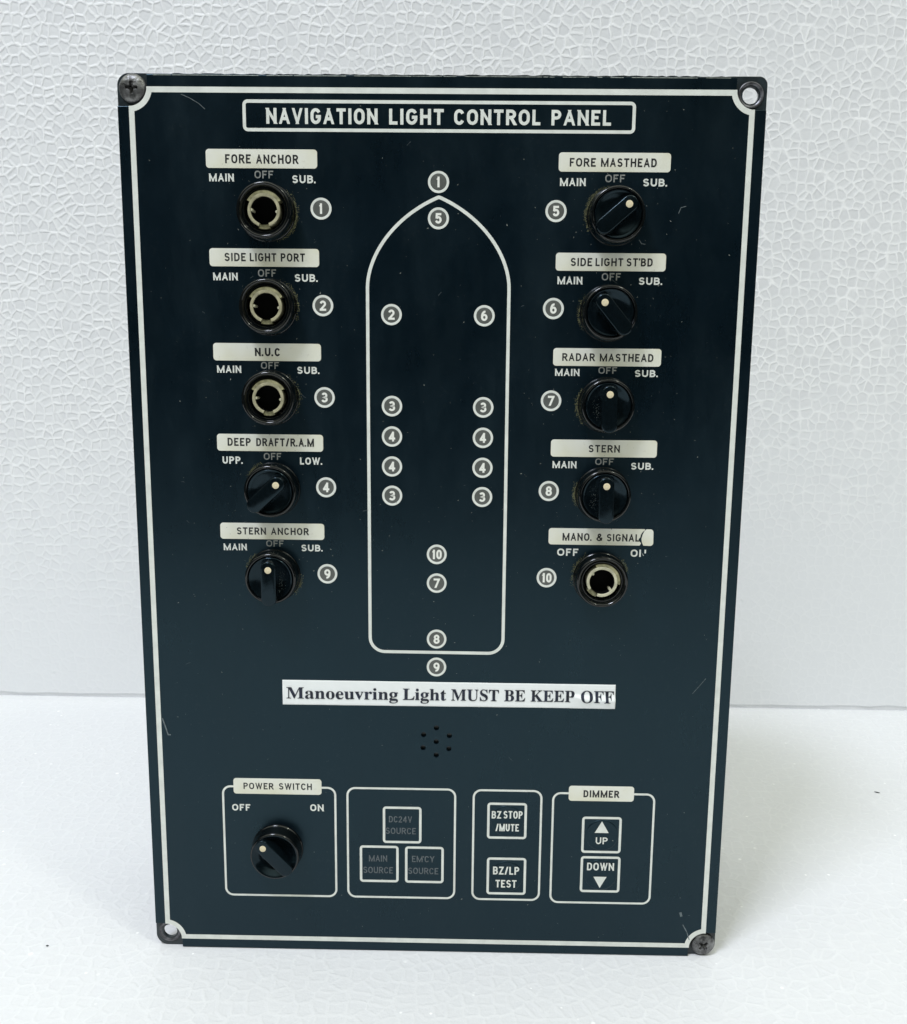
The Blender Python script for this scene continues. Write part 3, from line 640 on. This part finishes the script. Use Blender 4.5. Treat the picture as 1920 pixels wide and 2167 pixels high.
GLY = json.loads('''{"B":[443,[[16,0,16,17,32,19,45,22,55,26,62,32,68,40,72,51,74,65,75,82,75,369,74,382,73,394,72,404,69,412,66,419,62,425,57,429,51,433,44,435,36,437,26,438,15,439,15,455,220,455,297,449,352,429,385,396,396,351,389,313,369,283,335,261,287,247,344,231,385,206,410,173,418,132,415,102,407,76,392,54,371,35,345,19,314,9,278,2,238,0],[182,252,188,252,213,253,234,257,251,263,263,272,273,285,279,301,283,321,285,345,284,367,281,385,276,400,269,412,260,422,248,428,234,433,216,434,206,433,198,432,192,429,188,425,185,419,183,412,182,402,182,391],[222,24,242,26,259,30,273,38,283,49,291,63,296,81,300,103,301,128,299,154,295,176,287,194,277,208,263,218,245,225,223,230,197,231,182,231,182,65,183,55,184,46,187,39,190,33,195,29,202,26,211,25]]],"E":[442,[[14,0,14,17,30,18,44,20,55,24,62,30,68,37,72,48,74,62,75,78,75,369,74,389,72,405,68,417,62,425,54,431,44,435,31,438,16,439,16,455,399,455,399,320,383,320,378,349,369,373,356,392,340,406,320,417,295,424,266,429,232,430,222,430,213,430,206,429,200,428,195,427,191,424,188,421,186,417,185,412,184,405,183,397,183,388,183,246,193,246,214,247,232,252,247,259,259,269,269,282,277,300,283,321,288,345,304,345,304,118,287,118,285,137,282,154,278,169,273,181,267,192,259,201,251,208,241,213,229,217,216,220,202,222,185,222,183,222,183,67,183,56,185,47,188,40,192,35,198,32,206,29,217,28,230,28,254,28,276,30,295,34,313,39,330,45,345,53,358,63,371,75,382,89,393,105,402,123,411,143,430,143,402,0]]],"F":[404,[[15,0,15,17,31,19,45,23,55,28,62,34,68,42,72,53,74,67,75,84,75,375,74,391,71,405,67,416,61,423,54,429,43,433,30,436,14,439,14,455,394,455,394,320,377,320,374,339,369,357,362,372,355,385,347,397,336,406,324,414,310,420,294,425,275,428,254,430,230,431,221,431,212,431,206,430,200,429,195,428,191,427,188,424,186,421,184,417,183,412,182,406,182,398,182,247,190,247,211,249,229,253,244,260,256,270,266,284,274,301,280,322,284,347,302,347,302,118,285,118,280,146,274,168,266,187,257,200,244,211,229,218,210,222,189,224,182,224,182,81,182,69,183,59,185,50,188,43,191,36,196,31,202,27,210,24,219,21,229,19,242,18,257,17,257,0]]],"K":[510,[[16,0,16,17,32,19,45,22,56,26,63,32,68,39,72,50,74,64,75,81,75,379,74,394,72,406,68,416,63,424,55,430,45,434,32,437,17,439,17,455,242,455,242,439,231,437,221,436,212,434,205,432,199,429,194,425,190,421,187,415,185,408,184,400,183,390,183,379,183,234,321,373,333,387,342,398,347,409,349,418,345,427,334,434,316,437,291,439,291,455,486,455,486,439,477,439,447,434,415,419,381,395,345,361,271,285,463,46,469,39,475,34,481,29,487,25,493,22,501,20,509,18,519,17,519,0,281,0,281,17,306,18,311,19,315,19,319,20,322,21,327,23,331,27,333,30,334,34,333,40,329,47,324,56,316,66,199,214,183,198,183,81,183,64,186,50,189,39,195,32,202,26,213,22,226,19,242,17,242,0]]],"L":[426,[[15,0,15,17,31,19,45,22,55,26,62,32,68,39,72,50,74,64,75,81,75,379,74,394,71,407,68,417,62,425,55,430,44,434,32,437,16,439,16,455,250,455,250,439,237,438,226,437,216,436,208,434,201,431,196,427,191,422,188,416,185,409,183,401,182,390,182,379,182,83,182,72,183,62,184,54,185,47,188,41,191,37,195,34,200,31,206,30,214,28,223,28,234,28,257,28,278,31,297,34,315,40,330,47,345,56,358,67,370,80,381,95,391,112,400,132,409,154,427,154,402,0]]],"M":[634,[[14,0,14,17,30,19,43,22,53,26,61,32,67,39,72,50,74,63,75,79,75,382,75,393,74,402,73,409,71,416,68,421,64,426,59,429,53,432,45,434,37,436,26,438,15,439,15,455,185,455,317,142,449,455,617,455,617,439,602,437,590,433,580,429,573,423,567,416,563,405,561,393,560,378,560,85,560,72,561,61,563,51,565,43,568,36,571,31,576,26,582,23,588,21,596,19,606,18,617,17,617,0,396,0,396,17,407,19,417,20,425,22,433,25,438,28,443,32,447,38,450,44,452,52,453,61,454,71,455,83,455,399,288,0,270,0,105,389,105,80,106,62,109,48,113,37,120,30,128,24,139,20,153,18,169,17,169,0]]],"O":[525,[[261,-11,236,-10,213,-6,190,-1,169,7,148,17,129,29,111,43,94,58,79,75,66,93,55,113,45,134,37,156,32,179,29,203,28,228,29,252,32,276,37,299,45,321,55,342,66,362,79,380,95,397,112,413,130,426,149,438,170,448,192,456,216,462,240,465,265,466,290,465,313,462,336,456,357,448,378,439,397,427,415,414,431,399,446,382,459,364,471,344,481,323,488,301,494,277,497,253,498,228,497,203,494,179,488,156,481,134,471,113,459,93,446,75,430,58,414,43,395,29,376,17,355,7,333,-1,310,-6,286,-10],[265,12,315,26,351,66,372,133,379,228,377,278,371,321,362,358,348,389,330,412,310,430,286,440,260,443,210,430,174,389,152,322,145,228,147,178,153,135,163,98,177,67,195,43,215,26,238,16]]],"P":[418,[[15,0,15,17,31,19,45,22,55,26,62,32,68,39,72,50,74,64,75,81,75,379,74,394,71,406,68,416,62,424,55,429,44,434,32,437,16,439,16,455,214,455,253,454,287,452,315,447,336,440,352,432,366,422,379,411,390,398,398,383,404,367,408,350,409,332,406,305,398,280,385,259,367,240,343,225,314,214,281,208,242,206,182,206,182,81,183,64,185,50,189,39,194,32,202,26,212,22,225,19,242,17,242,0],[182,230,201,230,225,231,244,235,260,243,272,253,281,266,287,283,291,304,292,329,291,354,288,375,283,392,275,406,265,417,252,425,236,430,216,431,207,431,199,429,193,427,189,424,186,419,184,414,182,407,182,398]]],"S":[390,[[43,-11,43,158,62,158,72,124,83,94,96,70,111,50,129,34,149,24,172,17,197,15,215,16,231,20,245,27,257,36,266,47,273,60,277,74,279,89,275,110,265,129,248,146,225,160,163,191,135,205,112,221,92,236,77,253,65,270,56,289,51,309,50,332,51,352,54,370,60,387,67,403,77,417,88,429,101,440,115,449,131,457,148,462,166,465,185,466,195,466,206,465,217,463,229,461,242,459,255,456,268,452,282,448,291,446,300,445,307,446,313,450,318,457,320,466,339,466,339,319,322,319,317,337,310,354,303,370,293,385,283,398,272,410,261,420,248,429,235,436,222,441,208,444,194,445,178,443,163,440,151,434,140,426,131,417,125,406,121,394,120,380,121,368,124,356,129,346,137,336,147,328,159,319,173,311,189,303,253,273,273,263,290,253,305,243,317,233,328,222,337,211,344,200,350,188,354,176,357,162,359,148,359,133,358,112,354,93,348,75,339,58,328,43,314,29,298,18,281,8,261,0,240,-6,217,-9,192,-10,184,-10,175,-9,167,-9,158,-8,150,-6,142,-4,134,-2,126,1,118,3,110,6,104,8,98,9,85,12,80,12,75,11,72,9,69,7,67,4,65,0,63,-5,61,-11]]],"T":[423,[[92,0,92,17,109,18,123,21,134,25,142,31,148,39,152,50,155,64,156,81,156,433,149,433,124,431,102,426,82,416,65,403,51,387,41,367,33,344,29,318,11,318,11,455,410,455,410,317,394,317,381,368,357,404,319,426,269,433,263,433,263,81,264,63,267,49,271,38,276,30,284,25,296,21,310,18,328,17,328,0]]],"U":[492,[[248,-13,205,-10,168,-2,138,10,114,29,96,52,83,81,76,115,73,155,73,379,72,394,70,406,66,416,61,424,53,429,43,434,30,437,15,439,15,455,240,455,240,439,229,437,219,436,210,434,202,432,196,429,192,425,188,421,185,415,183,408,182,400,181,390,181,379,181,140,182,112,186,88,193,68,203,51,216,39,232,29,252,24,275,22,326,31,363,56,385,99,392,159,392,378,391,393,389,406,385,416,379,423,371,429,360,433,346,437,328,439,328,455,474,455,474,439,460,436,448,432,439,427,433,421,428,414,425,404,423,392,422,378,422,181,420,133,412,92,398,58,380,32,356,13,325,-2,290,-10]]],"a":[344,[[255,-10,232,-7,216,1,205,15,200,35,176,16,151,2,124,-6,95,-9,79,-7,64,-4,51,3,40,11,31,22,25,34,21,48,20,63,23,84,31,104,45,121,63,136,88,150,119,164,156,177,199,190,199,241,198,254,196,266,192,275,187,282,180,288,171,292,160,295,148,296,129,294,115,290,107,283,104,274,105,271,106,268,109,263,113,257,118,250,121,243,122,237,123,231,122,222,120,215,116,208,110,202,103,197,95,194,87,191,77,191,67,192,59,194,51,198,45,203,40,210,36,218,34,227,33,236,34,248,37,259,42,269,49,278,58,287,69,295,81,302,95,308,110,312,126,316,143,318,162,318,195,317,223,312,246,304,263,292,276,277,285,259,291,236,293,210,293,62,293,54,293,48,294,43,295,40,296,37,298,36,301,35,304,34,308,35,312,36,316,38,320,42,329,28,312,11,294,-1,275,-8],[151,34,156,34,162,35,167,38,174,41,181,45,187,50,193,56,199,63,199,169,164,157,138,139,123,114,118,84,120,62,126,46,137,37]]],"e":[301,[[154,-10,135,-9,117,-5,100,1,85,10,70,22,58,35,46,51,37,69,29,88,24,109,21,132,19,157,21,180,24,201,30,222,38,240,47,258,59,273,72,286,87,298,103,307,120,313,138,317,157,318,185,316,209,309,230,297,249,280,264,259,274,234,281,206,283,173,283,166,117,166,123,112,138,73,164,50,199,42,219,45,237,53,254,67,270,86,285,73,258,36,228,11,193,-5],[116,192,201,192,201,215,201,235,199,252,197,266,193,277,188,286,181,292,172,296,161,297,141,291,127,274,119,244,116,203]]],"g":[327,[[146,-140,115,-139,89,-136,66,-130,48,-122,33,-111,22,-100,16,-88,14,-75,18,-59,28,-46,45,-35,69,-26,49,-14,35,-1,26,14,24,30,25,42,28,54,34,64,42,74,53,83,67,92,83,101,102,110,67,128,42,150,27,179,22,212,23,228,27,242,32,255,40,268,49,279,60,289,73,298,88,305,103,311,120,315,138,317,157,318,177,317,196,315,215,310,233,304,317,304,317,268,268,268,278,253,286,237,290,221,291,203,291,189,288,176,283,163,276,151,268,140,258,131,246,123,234,116,220,110,205,106,189,104,172,103,157,103,142,104,133,103,126,102,119,99,112,94,107,89,104,84,101,78,101,71,103,61,111,55,123,50,141,49,175,49,200,48,223,47,242,44,259,40,273,35,285,29,295,22,303,13,308,3,312,-9,315,-22,316,-37,313,-60,305,-80,291,-98,272,-113,248,-125,219,-133,185,-139],[157,124,168,126,178,130,185,136,190,146,194,158,197,173,199,190,199,211,199,232,197,249,194,264,190,276,185,285,178,292,168,296,157,297,146,296,137,292,130,285,124,276,120,264,117,249,115,232,114,211,115,190,117,173,120,158,124,146,130,136,137,130,146,126],[161,-116,205,-113,238,-104,257,-88,263,-66,262,-58,260,-51,255,-45,249,-41,241,-38,231,-36,219,-35,205,-34,97,-34,86,-42,79,-52,75,-62,73,-73,75,-81,79,-89,85,-97,95,-103,107,-109,122,-113,140,-115]]],"h":[381,[[18,0,18,16,27,17,35,19,41,22,45,26,48,31,51,37,52,46,52,56,52,399,52,409,51,417,49,424,46,429,41,433,36,437,28,439,19,440,19,455,148,455,148,267,168,289,190,305,215,315,243,318,281,312,309,292,325,258,330,212,330,56,331,46,332,38,334,31,337,26,341,22,347,19,354,17,363,16,363,0,202,0,202,16,207,16,219,19,228,26,233,38,235,56,235,217,235,230,234,241,232,250,229,258,225,264,219,268,212,270,203,271,188,269,173,262,160,251,148,235,148,56,148,46,149,38,151,31,154,26,158,22,164,19,171,17,180,16,180,0]]],"i":[198,[[101,362,90,363,81,366,72,370,65,376,58,384,54,393,51,402,50,412,51,423,54,432,58,441,65,449,72,455,81,460,90,462,101,463,111,462,120,460,129,455,137,449,143,441,147,432,150,423,151,412,150,402,147,393,143,384,136,376,129,370,120,366,111,363],[18,0,18,16,27,17,35,19,41,22,45,26,48,30,51,37,52,46,52,56,52,252,52,263,51,272,49,280,47,285,43,288,37,291,30,293,20,293,21,310,148,310,148,56,149,46,150,38,152,31,154,26,158,22,164,19,171,17,180,16,180,0]]],"n":[381,[[18,0,18,16,27,17,35,19,41,22,45,26,48,31,51,37,52,46,52,56,52,253,52,263,51,271,49,278,46,284,41,288,36,291,28,293,19,294,19,310,148,310,148,267,168,290,190,306,215,315,243,318,281,312,309,292,325,258,330,212,330,56,331,46,332,38,334,31,337,26,341,22,347,19,354,17,363,16,363,0,202,0,202,16,207,16,219,19,228,26,233,38,235,56,235,217,235,230,234,241,232,250,229,258,225,264,219,268,212,270,203,271,188,269,173,262,160,251,148,235,148,56,148,46,149,38,151,31,154,26,158,22,164,19,171,17,180,16,180,0]]],"o":[336,[[169,-10,147,-9,127,-5,108,2,90,11,74,23,60,37,48,53,38,70,29,89,24,110,20,131,19,154,20,177,24,199,29,219,38,239,48,256,60,272,74,286,90,297,108,306,127,313,147,317,168,318,189,317,209,313,228,307,245,298,261,286,275,273,287,257,298,240,306,221,312,200,316,178,317,154,316,130,312,108,306,88,298,69,287,51,275,36,261,22,245,11,228,2,210,-5,190,-9],[169,11,182,13,193,18,202,27,209,39,212,47,214,56,216,68,217,81,218,97,219,114,219,133,220,154,219,194,217,227,213,253,208,271,201,283,192,292,181,297,169,299,155,297,144,292,135,283,128,271,123,253,120,227,118,194,117,154,117,134,118,114,118,97,120,82,121,68,123,56,125,47,128,39,135,27,144,18,155,13]]],"r":[287,[[18,0,18,16,27,17,35,19,41,22,45,26,48,30,51,37,52,46,52,56,52,252,52,263,51,273,49,280,46,285,42,289,37,291,29,293,20,293,21,310,146,310,146,252,155,267,165,280,176,292,187,301,199,309,210,314,222,317,233,318,246,317,258,315,267,310,275,304,282,296,286,287,289,277,289,266,289,257,287,248,283,241,278,234,272,229,265,225,257,223,248,222,240,223,233,224,227,227,222,231,218,235,214,240,210,245,207,250,203,254,199,257,194,259,189,260,182,259,175,255,168,250,162,241,156,231,152,220,150,207,149,192,149,56,150,45,152,37,155,30,159,25,165,22,173,19,184,17,197,16,197,0]]],"t":[228,[[124,-9,105,-8,89,-4,76,2,66,10,58,22,53,36,49,52,48,71,48,279,20,279,20,300,39,318,57,336,73,353,88,369,101,384,112,398,121,412,129,424,144,424,144,310,208,310,208,279,144,279,144,82,145,72,146,64,147,57,149,51,152,46,157,43,162,41,168,40,179,42,189,49,198,60,206,75,222,66,205,33,182,9,155,-5]]],"u":[375,[[131,-10,109,-8,91,-3,77,5,65,17,57,32,51,51,47,72,46,97,46,248,45,259,44,268,42,276,39,282,35,287,29,291,21,293,11,294,11,310,142,310,142,74,142,66,144,58,147,52,151,46,156,41,162,38,169,36,177,36,191,37,205,43,217,53,228,66,228,248,228,260,226,269,224,277,221,283,216,288,209,291,200,293,189,294,189,310,324,310,324,70,324,59,326,51,328,44,331,39,336,35,342,33,350,31,360,30,360,13,331,11,300,7,265,0,228,-10,228,40,219,29,209,19,198,11,186,3,173,-3,160,-7,145,-9]]],"v":[306,[[142,-10,38,248,34,258,30,267,26,275,22,281,18,286,12,290,5,292,-3,293,-3,310,164,310,164,294,156,294,144,293,136,290,131,284,129,276,130,268,185,122,236,253,238,259,240,264,241,269,241,272,239,282,232,289,220,293,203,294,203,310,305,310,305,295,296,292,289,289,283,284,278,279,273,272,269,264,265,254,260,243,160,-10]]]}''')
def serif(txt, x0, x1, zb, cap):
    tot = sum(GLY[c][0] for c in txt) - 40; kx = (x1 - x0) / tot; kz = cap / 455.
    V, F = [], []; x = x0
    for c in txt:
        adv, sp = GLY[c]
        cu = bpy.data.curves.new("g", 'CURVE'); cu.dimensions = '2D'; cu.fill_mode = 'BOTH'
        for lp in sp:
            s_ = cu.splines.new('POLY'); s_.points.add(len(lp) // 2 - 1); s_.use_cyclic_u = True
            for i in range(len(lp) // 2): s_.points[i].co = (x + lp[2 * i] * kx, zb + lp[2 * i + 1] * kz, 0, 1)
        cu.offset = .02
        o = bpy.data.objects.new("g", cu); COL.objects.link(o); bpy.context.view_layer.update()
        me = bpy.data.meshes.new_from_object(o.evaluated_get(bpy.context.evaluated_depsgraph_get()))
        b = len(V)
        V += [(v.co.x, v.co.y) for v in me.vertices]; F += [[b + k for k in p.vertices] for p in me.polygons]
        bpy.data.objects.remove(o); bpy.data.curves.remove(cu); bpy.data.meshes.remove(me)
        x += adv * kx
    return V, F
V, F = [], []
for txt, x0, x1 in [("Manoeuvring", -51.3, -13.35), ("Light", -11.5, 3.1), ("MUST", 5.0, 21.1), ("BE", 23.05, 30.1), ("KEEP", 32.05, 46.8), ("OFF", 49.0, 60.1)]:
    u = (x0 + x1) / 2; zb = 94.42 + .0022 * (u + 52)
    a_, b_ = serif(txt, x0, x1, zb, 3.95)
    # subdivide so that the ink follows the lifted paper
    k = len(V); V += a_; F += [[k + i for i in f] for f in b_]
if True:
    import bmesh
    bm = bmesh.new(); vs = [bm.verts.new((x, z, 0)) for x, z in V]
    for f in F:
        try: bm.faces.new([vs[i] for i in f])
        except ValueError: pass
    bmesh.ops.triangulate(bm, faces=bm.faces[:])
    for z in [93.2 + .3 * k for k in range(20)]:
        bmesh.ops.bisect_plane(bm, geom=bm.verts[:] + bm.edges[:] + bm.faces[:], plane_co=(0, z, 0), plane_no=(0, 1, 0))
    for x in [43 + .7 * k for k in range(26)]:
        bmesh.ops.bisect_plane(bm, geom=bm.verts[:] + bm.edges[:] + bm.faces[:], plane_co=(x, 0, 0), plane_no=(1, 0, 0))
    bm.verts.index_update()
    V = [(v.co.x, v.co.y, .24 + lift(v.co.x, v.co.y)) for v in bm.verts]; F = [[v.index for v in f.verts] for f in bm.faces]; bm.free()
mk("lettering", V, F, 'serif', st, label="bold serif lettering")

# ------------------------------------------------------------------ corner screws and open holes
def screw(x, z, rot, r, label):
    V, F = [], []; nr, na = 34, 120; cr, sr = math.cos(rot), math.sin(rot)
    for i in range(nr + 1):
        rr = r * i / nr
        for k in range(na):
            a_ = 2 * math.pi * k / na; u, v = rr * math.cos(a_), rr * math.sin(a_)
            f = rr / r; h = 2.1 * math.sqrt(max(0, 1 - f ** 2.6 * .92)) - .2
            pu, pv = u * cr + v * sr, -u * sr + v * cr
            arm = max(min(1.75 - abs(pu), .60 - abs(pv) * (1 + .28 * abs(pu))), min(1.75 - abs(pv), .60 - abs(pu) * (1 + .28 * abs(pv))))
            h -= 1.9 * ss((arm + .12) / .24) * (1 - .45 * ss((rr - .6) / 1.1))
            h += .05 * mnoise.noise((u * 1.3, v * 1.3, x))
            V.append((x + u, z + v, -1.4 + h))
    for i in range(nr):
        for k in range(na):
            k2 = (k + 1) % na; F.append([i * na + k, i * na + k2, (i + 1) * na + k2, (i + 1) * na + k])
    b = len(V)
    for k in range(na): V.append((V[nr * na + k][0], V[nr * na + k][1], -1.45))
    for k in range(na): k2 = (k + 1) % na; F.append([nr * na + k, nr * na + k2, b + k2, b + k])
    mk("screw", V, F, 'screw', root, smooth=50, label=label)
screw(STL[0], STL[1], .0, 4.35, "worn cross-head screw")
screw(SBR[0], SBR[1], .72, 4.2, "worn cross-head screw")
for (x, z), label in ((HTR, "worn rim round an open screw hole"), (HBL, "worn rim round an open screw hole")):
    lathe("hole_rim", [(4.0, -1.45), (3.95, -1.2), (3.7, -1.1), (3.3, -1.2), (2.75, -1.6), (2.47, -1.9), (2.46, -2.68)], x, z, 'eyelet', root, 48, cap=False, smooth=60, label=label)

# ------------------------------------------------------------------ dust, lint and scratches on the face plate
def flecks(pts, h):
    V, F = [], []
    for x, z, s, asp, an in pts:
        n = 5; b = len(V)
        for k in range(n):
            a_ = 2 * math.pi * k / n + random.uniform(-.4, .4); rr = s * random.uniform(.6, 1.1)
            u, v = rr * asp * math.cos(a_), rr * math.sin(a_)
            V.append((x + u * math.cos(an) - v * math.sin(an), z + u * math.sin(an) + v * math.cos(an), h))
        F.append(list(range(b, b + n)))
    return V, F
sw = [(XL, z) for z in ZL] + [(XR, z) for z in ZR]
P = []
def clear(x, z): return all(math.hypot(x - a_, z - b_) > 9.2 for a_, b_ in sw) and math.hypot(x + 55.35, z - 39.1) > 9.2
while len(P) < 800:
    if random.random() < .45:
        a_, b_ = random.choice(sw); x = random.gauss(a_ + random.choice((-8, 8)), 7); z = random.gauss(b_, 8)
    else: x = random.uniform(-92, 92); z = random.uniform(6, 288)
    if abs(x) < 92 and clear(x, z): P.append((x, z, .04 + .10 * random.random() ** 3, random.choice((1, 1, 1.6, 3.0)), random.uniform(0, 3.1)))
V, F = flecks(P, .125); d_ = mk("dust", V, F, 'dust', face); d_['kind'] = 'stuff'
P = []
for (cx, cz, a0, a1, n) in [(XL, ZL[0], -75, 50, 330), (XL, ZL[1], -35, 75, 130), (XL, ZL[2], -40, 60, 110), (XL, 166.5, 110, 160, 120), (XL - .45, ZL[4], 125, 170, 90), (XL - .45, ZL[4], -50, 10, 110),
                            (XR + .85, ZR[0], 95, 215, 330), (XR - .35, ZR[1] - .45, 130, 220, 130), (XR, ZR[2], 140, 225, 190), (XR, ZR[3], 150, 210, 190), (XR + .2, ZR[4], 110, 200, 130), (XR + .2, ZR[4], 10, 50, 70)]:
    for _ in range(n):
        a_ = math.radians(random.triangular(a0, a1)); r = 9.0 + abs(random.gauss(0, .45))
        P.append((cx + r * math.cos(a_), cz + r * math.sin(a_), random.uniform(.04, .10), random.choice((1, 2, 3.2)), random.uniform(0, 3.1)))
V, F = flecks(P, .11); l_ = mk("lint", V, F, 'grime', face); l_['kind'] = 'stuff'
qs = []
def scr(pts, t=.12):
    for qd in ribbon(pts, t): qs.append([tuple(p) for p in qd])
scr([(-80, 289.0), (-77.5, 288.0), (-74.5, 286.3), (-72.7, 284.7)], .16)
scr([(-94.2, 86.6), (-93.3, 83.7), (-92.4, 80.6), (-91.5, 80.6)], .42)
scr([(87.0, 98.2), (89.2, 101), (91.2, 103.6)], .16); scr([(88, 12.5), (89.6, 9.6), (90.6, 6.6)], .3); scr([(86.9, 17.2), (87.4, 15.6)], .8)
scr([(74.5, 254.8), (75.2, 256.6), (76.8, 257.0)], .16); scr([(62.6, 246.8), (63.4, 245.6), (64.6, 245.5)], .16)
for _ in range(24):
    x, z = random.uniform(-90, 90), random.uniform(8, 286); a_ = random.uniform(-.9, .9); ln = random.uniform(.5, 2.2)
    if clear(x, z): scr([(x, z), (x + ln * .5 * math.cos(a_), z + ln * .5 * math.sin(a_) + random.uniform(-.1, .1)), (x + ln * math.cos(a_), z + ln * math.sin(a_))], random.uniform(.04, .08))
sheet("scratch", qs, .14, 'scratch', face)

# bevel highlight painted in the dust colour along the face plate's top edge
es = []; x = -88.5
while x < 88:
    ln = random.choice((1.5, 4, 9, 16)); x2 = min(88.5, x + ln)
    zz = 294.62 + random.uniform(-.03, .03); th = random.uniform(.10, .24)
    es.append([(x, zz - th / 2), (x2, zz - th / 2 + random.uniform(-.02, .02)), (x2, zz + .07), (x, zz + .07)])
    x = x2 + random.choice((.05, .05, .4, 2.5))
sheet("edge_highlight", es, .02, 'dust', face)
# dust caught beside the grips
for kx, kz, sd in ((XR, ZR[2], -1), (XR, ZR[3], -1), (XL - .45, ZL[4], 1)):
    P = []
    for _ in range(60):
        P.append((kx + sd * (2.9 + abs(random.gauss(0, 1.0))), kz + random.triangular(-6, 4, -1.5), random.uniform(.02, .06), 1, random.uniform(0, 3)))
    P = [p_ for p_ in P if math.hypot(p_[0] - kx, p_[1] - kz) < 6.6]
    V, F = flecks(P, 5.80); k_ = mk("dust", V, F, 'dust', face); k_['kind'] = 'stuff'

# ------------------------------------------------------------------ stray dirt on the foam
def speck(name, x, y, ln, an, label, cat):
    V = []; F = []
    n = 8
    for i in range(n):
        t_ = i / (n - 1) - .5; r = .22 * (1 - (2 * t_) ** 2) + .05
        u = t_ * ln; px, py = x + u * math.cos(an), y + u * math.sin(an) + .3 * t_ * t_
        for k in range(6):
            a_ = 2 * math.pi * k / 6; V.append(Vector((px - r * math.cos(a_) * math.sin(an), py + r * math.cos(a_) * math.cos(an), .25 + r * math.sin(a_))) * S)
    for i in range(n - 1):
        for k in range(6): F.append([i * 6 + k, i * 6 + (k + 1) % 6, (i + 1) * 6 + (k + 1) % 6, (i + 1) * 6 + k])
    c = Vector((x, y, 0)) * S
    me = bpy.data.meshes.new(name); me.from_pydata([tuple(v - c) for v in V], [], F); me.update(); me.materials.append(M['speck']); me.shade_smooth()
    o = bpy.data.objects.new(name, me); COL.objects.link(o); o.location = c; o['label'] = label; o['category'] = cat
speck("dirt_speck", -139.0, -1.0, 1.0, .1, "short dark dirt speck lying on white foam near the panel's open lower hole", "dirt speck")
speck("dark_fibre", 215.1, 129.7, 2.8, -.5, "thin dark fibre lying alone on white foam near the back board", "fibre")
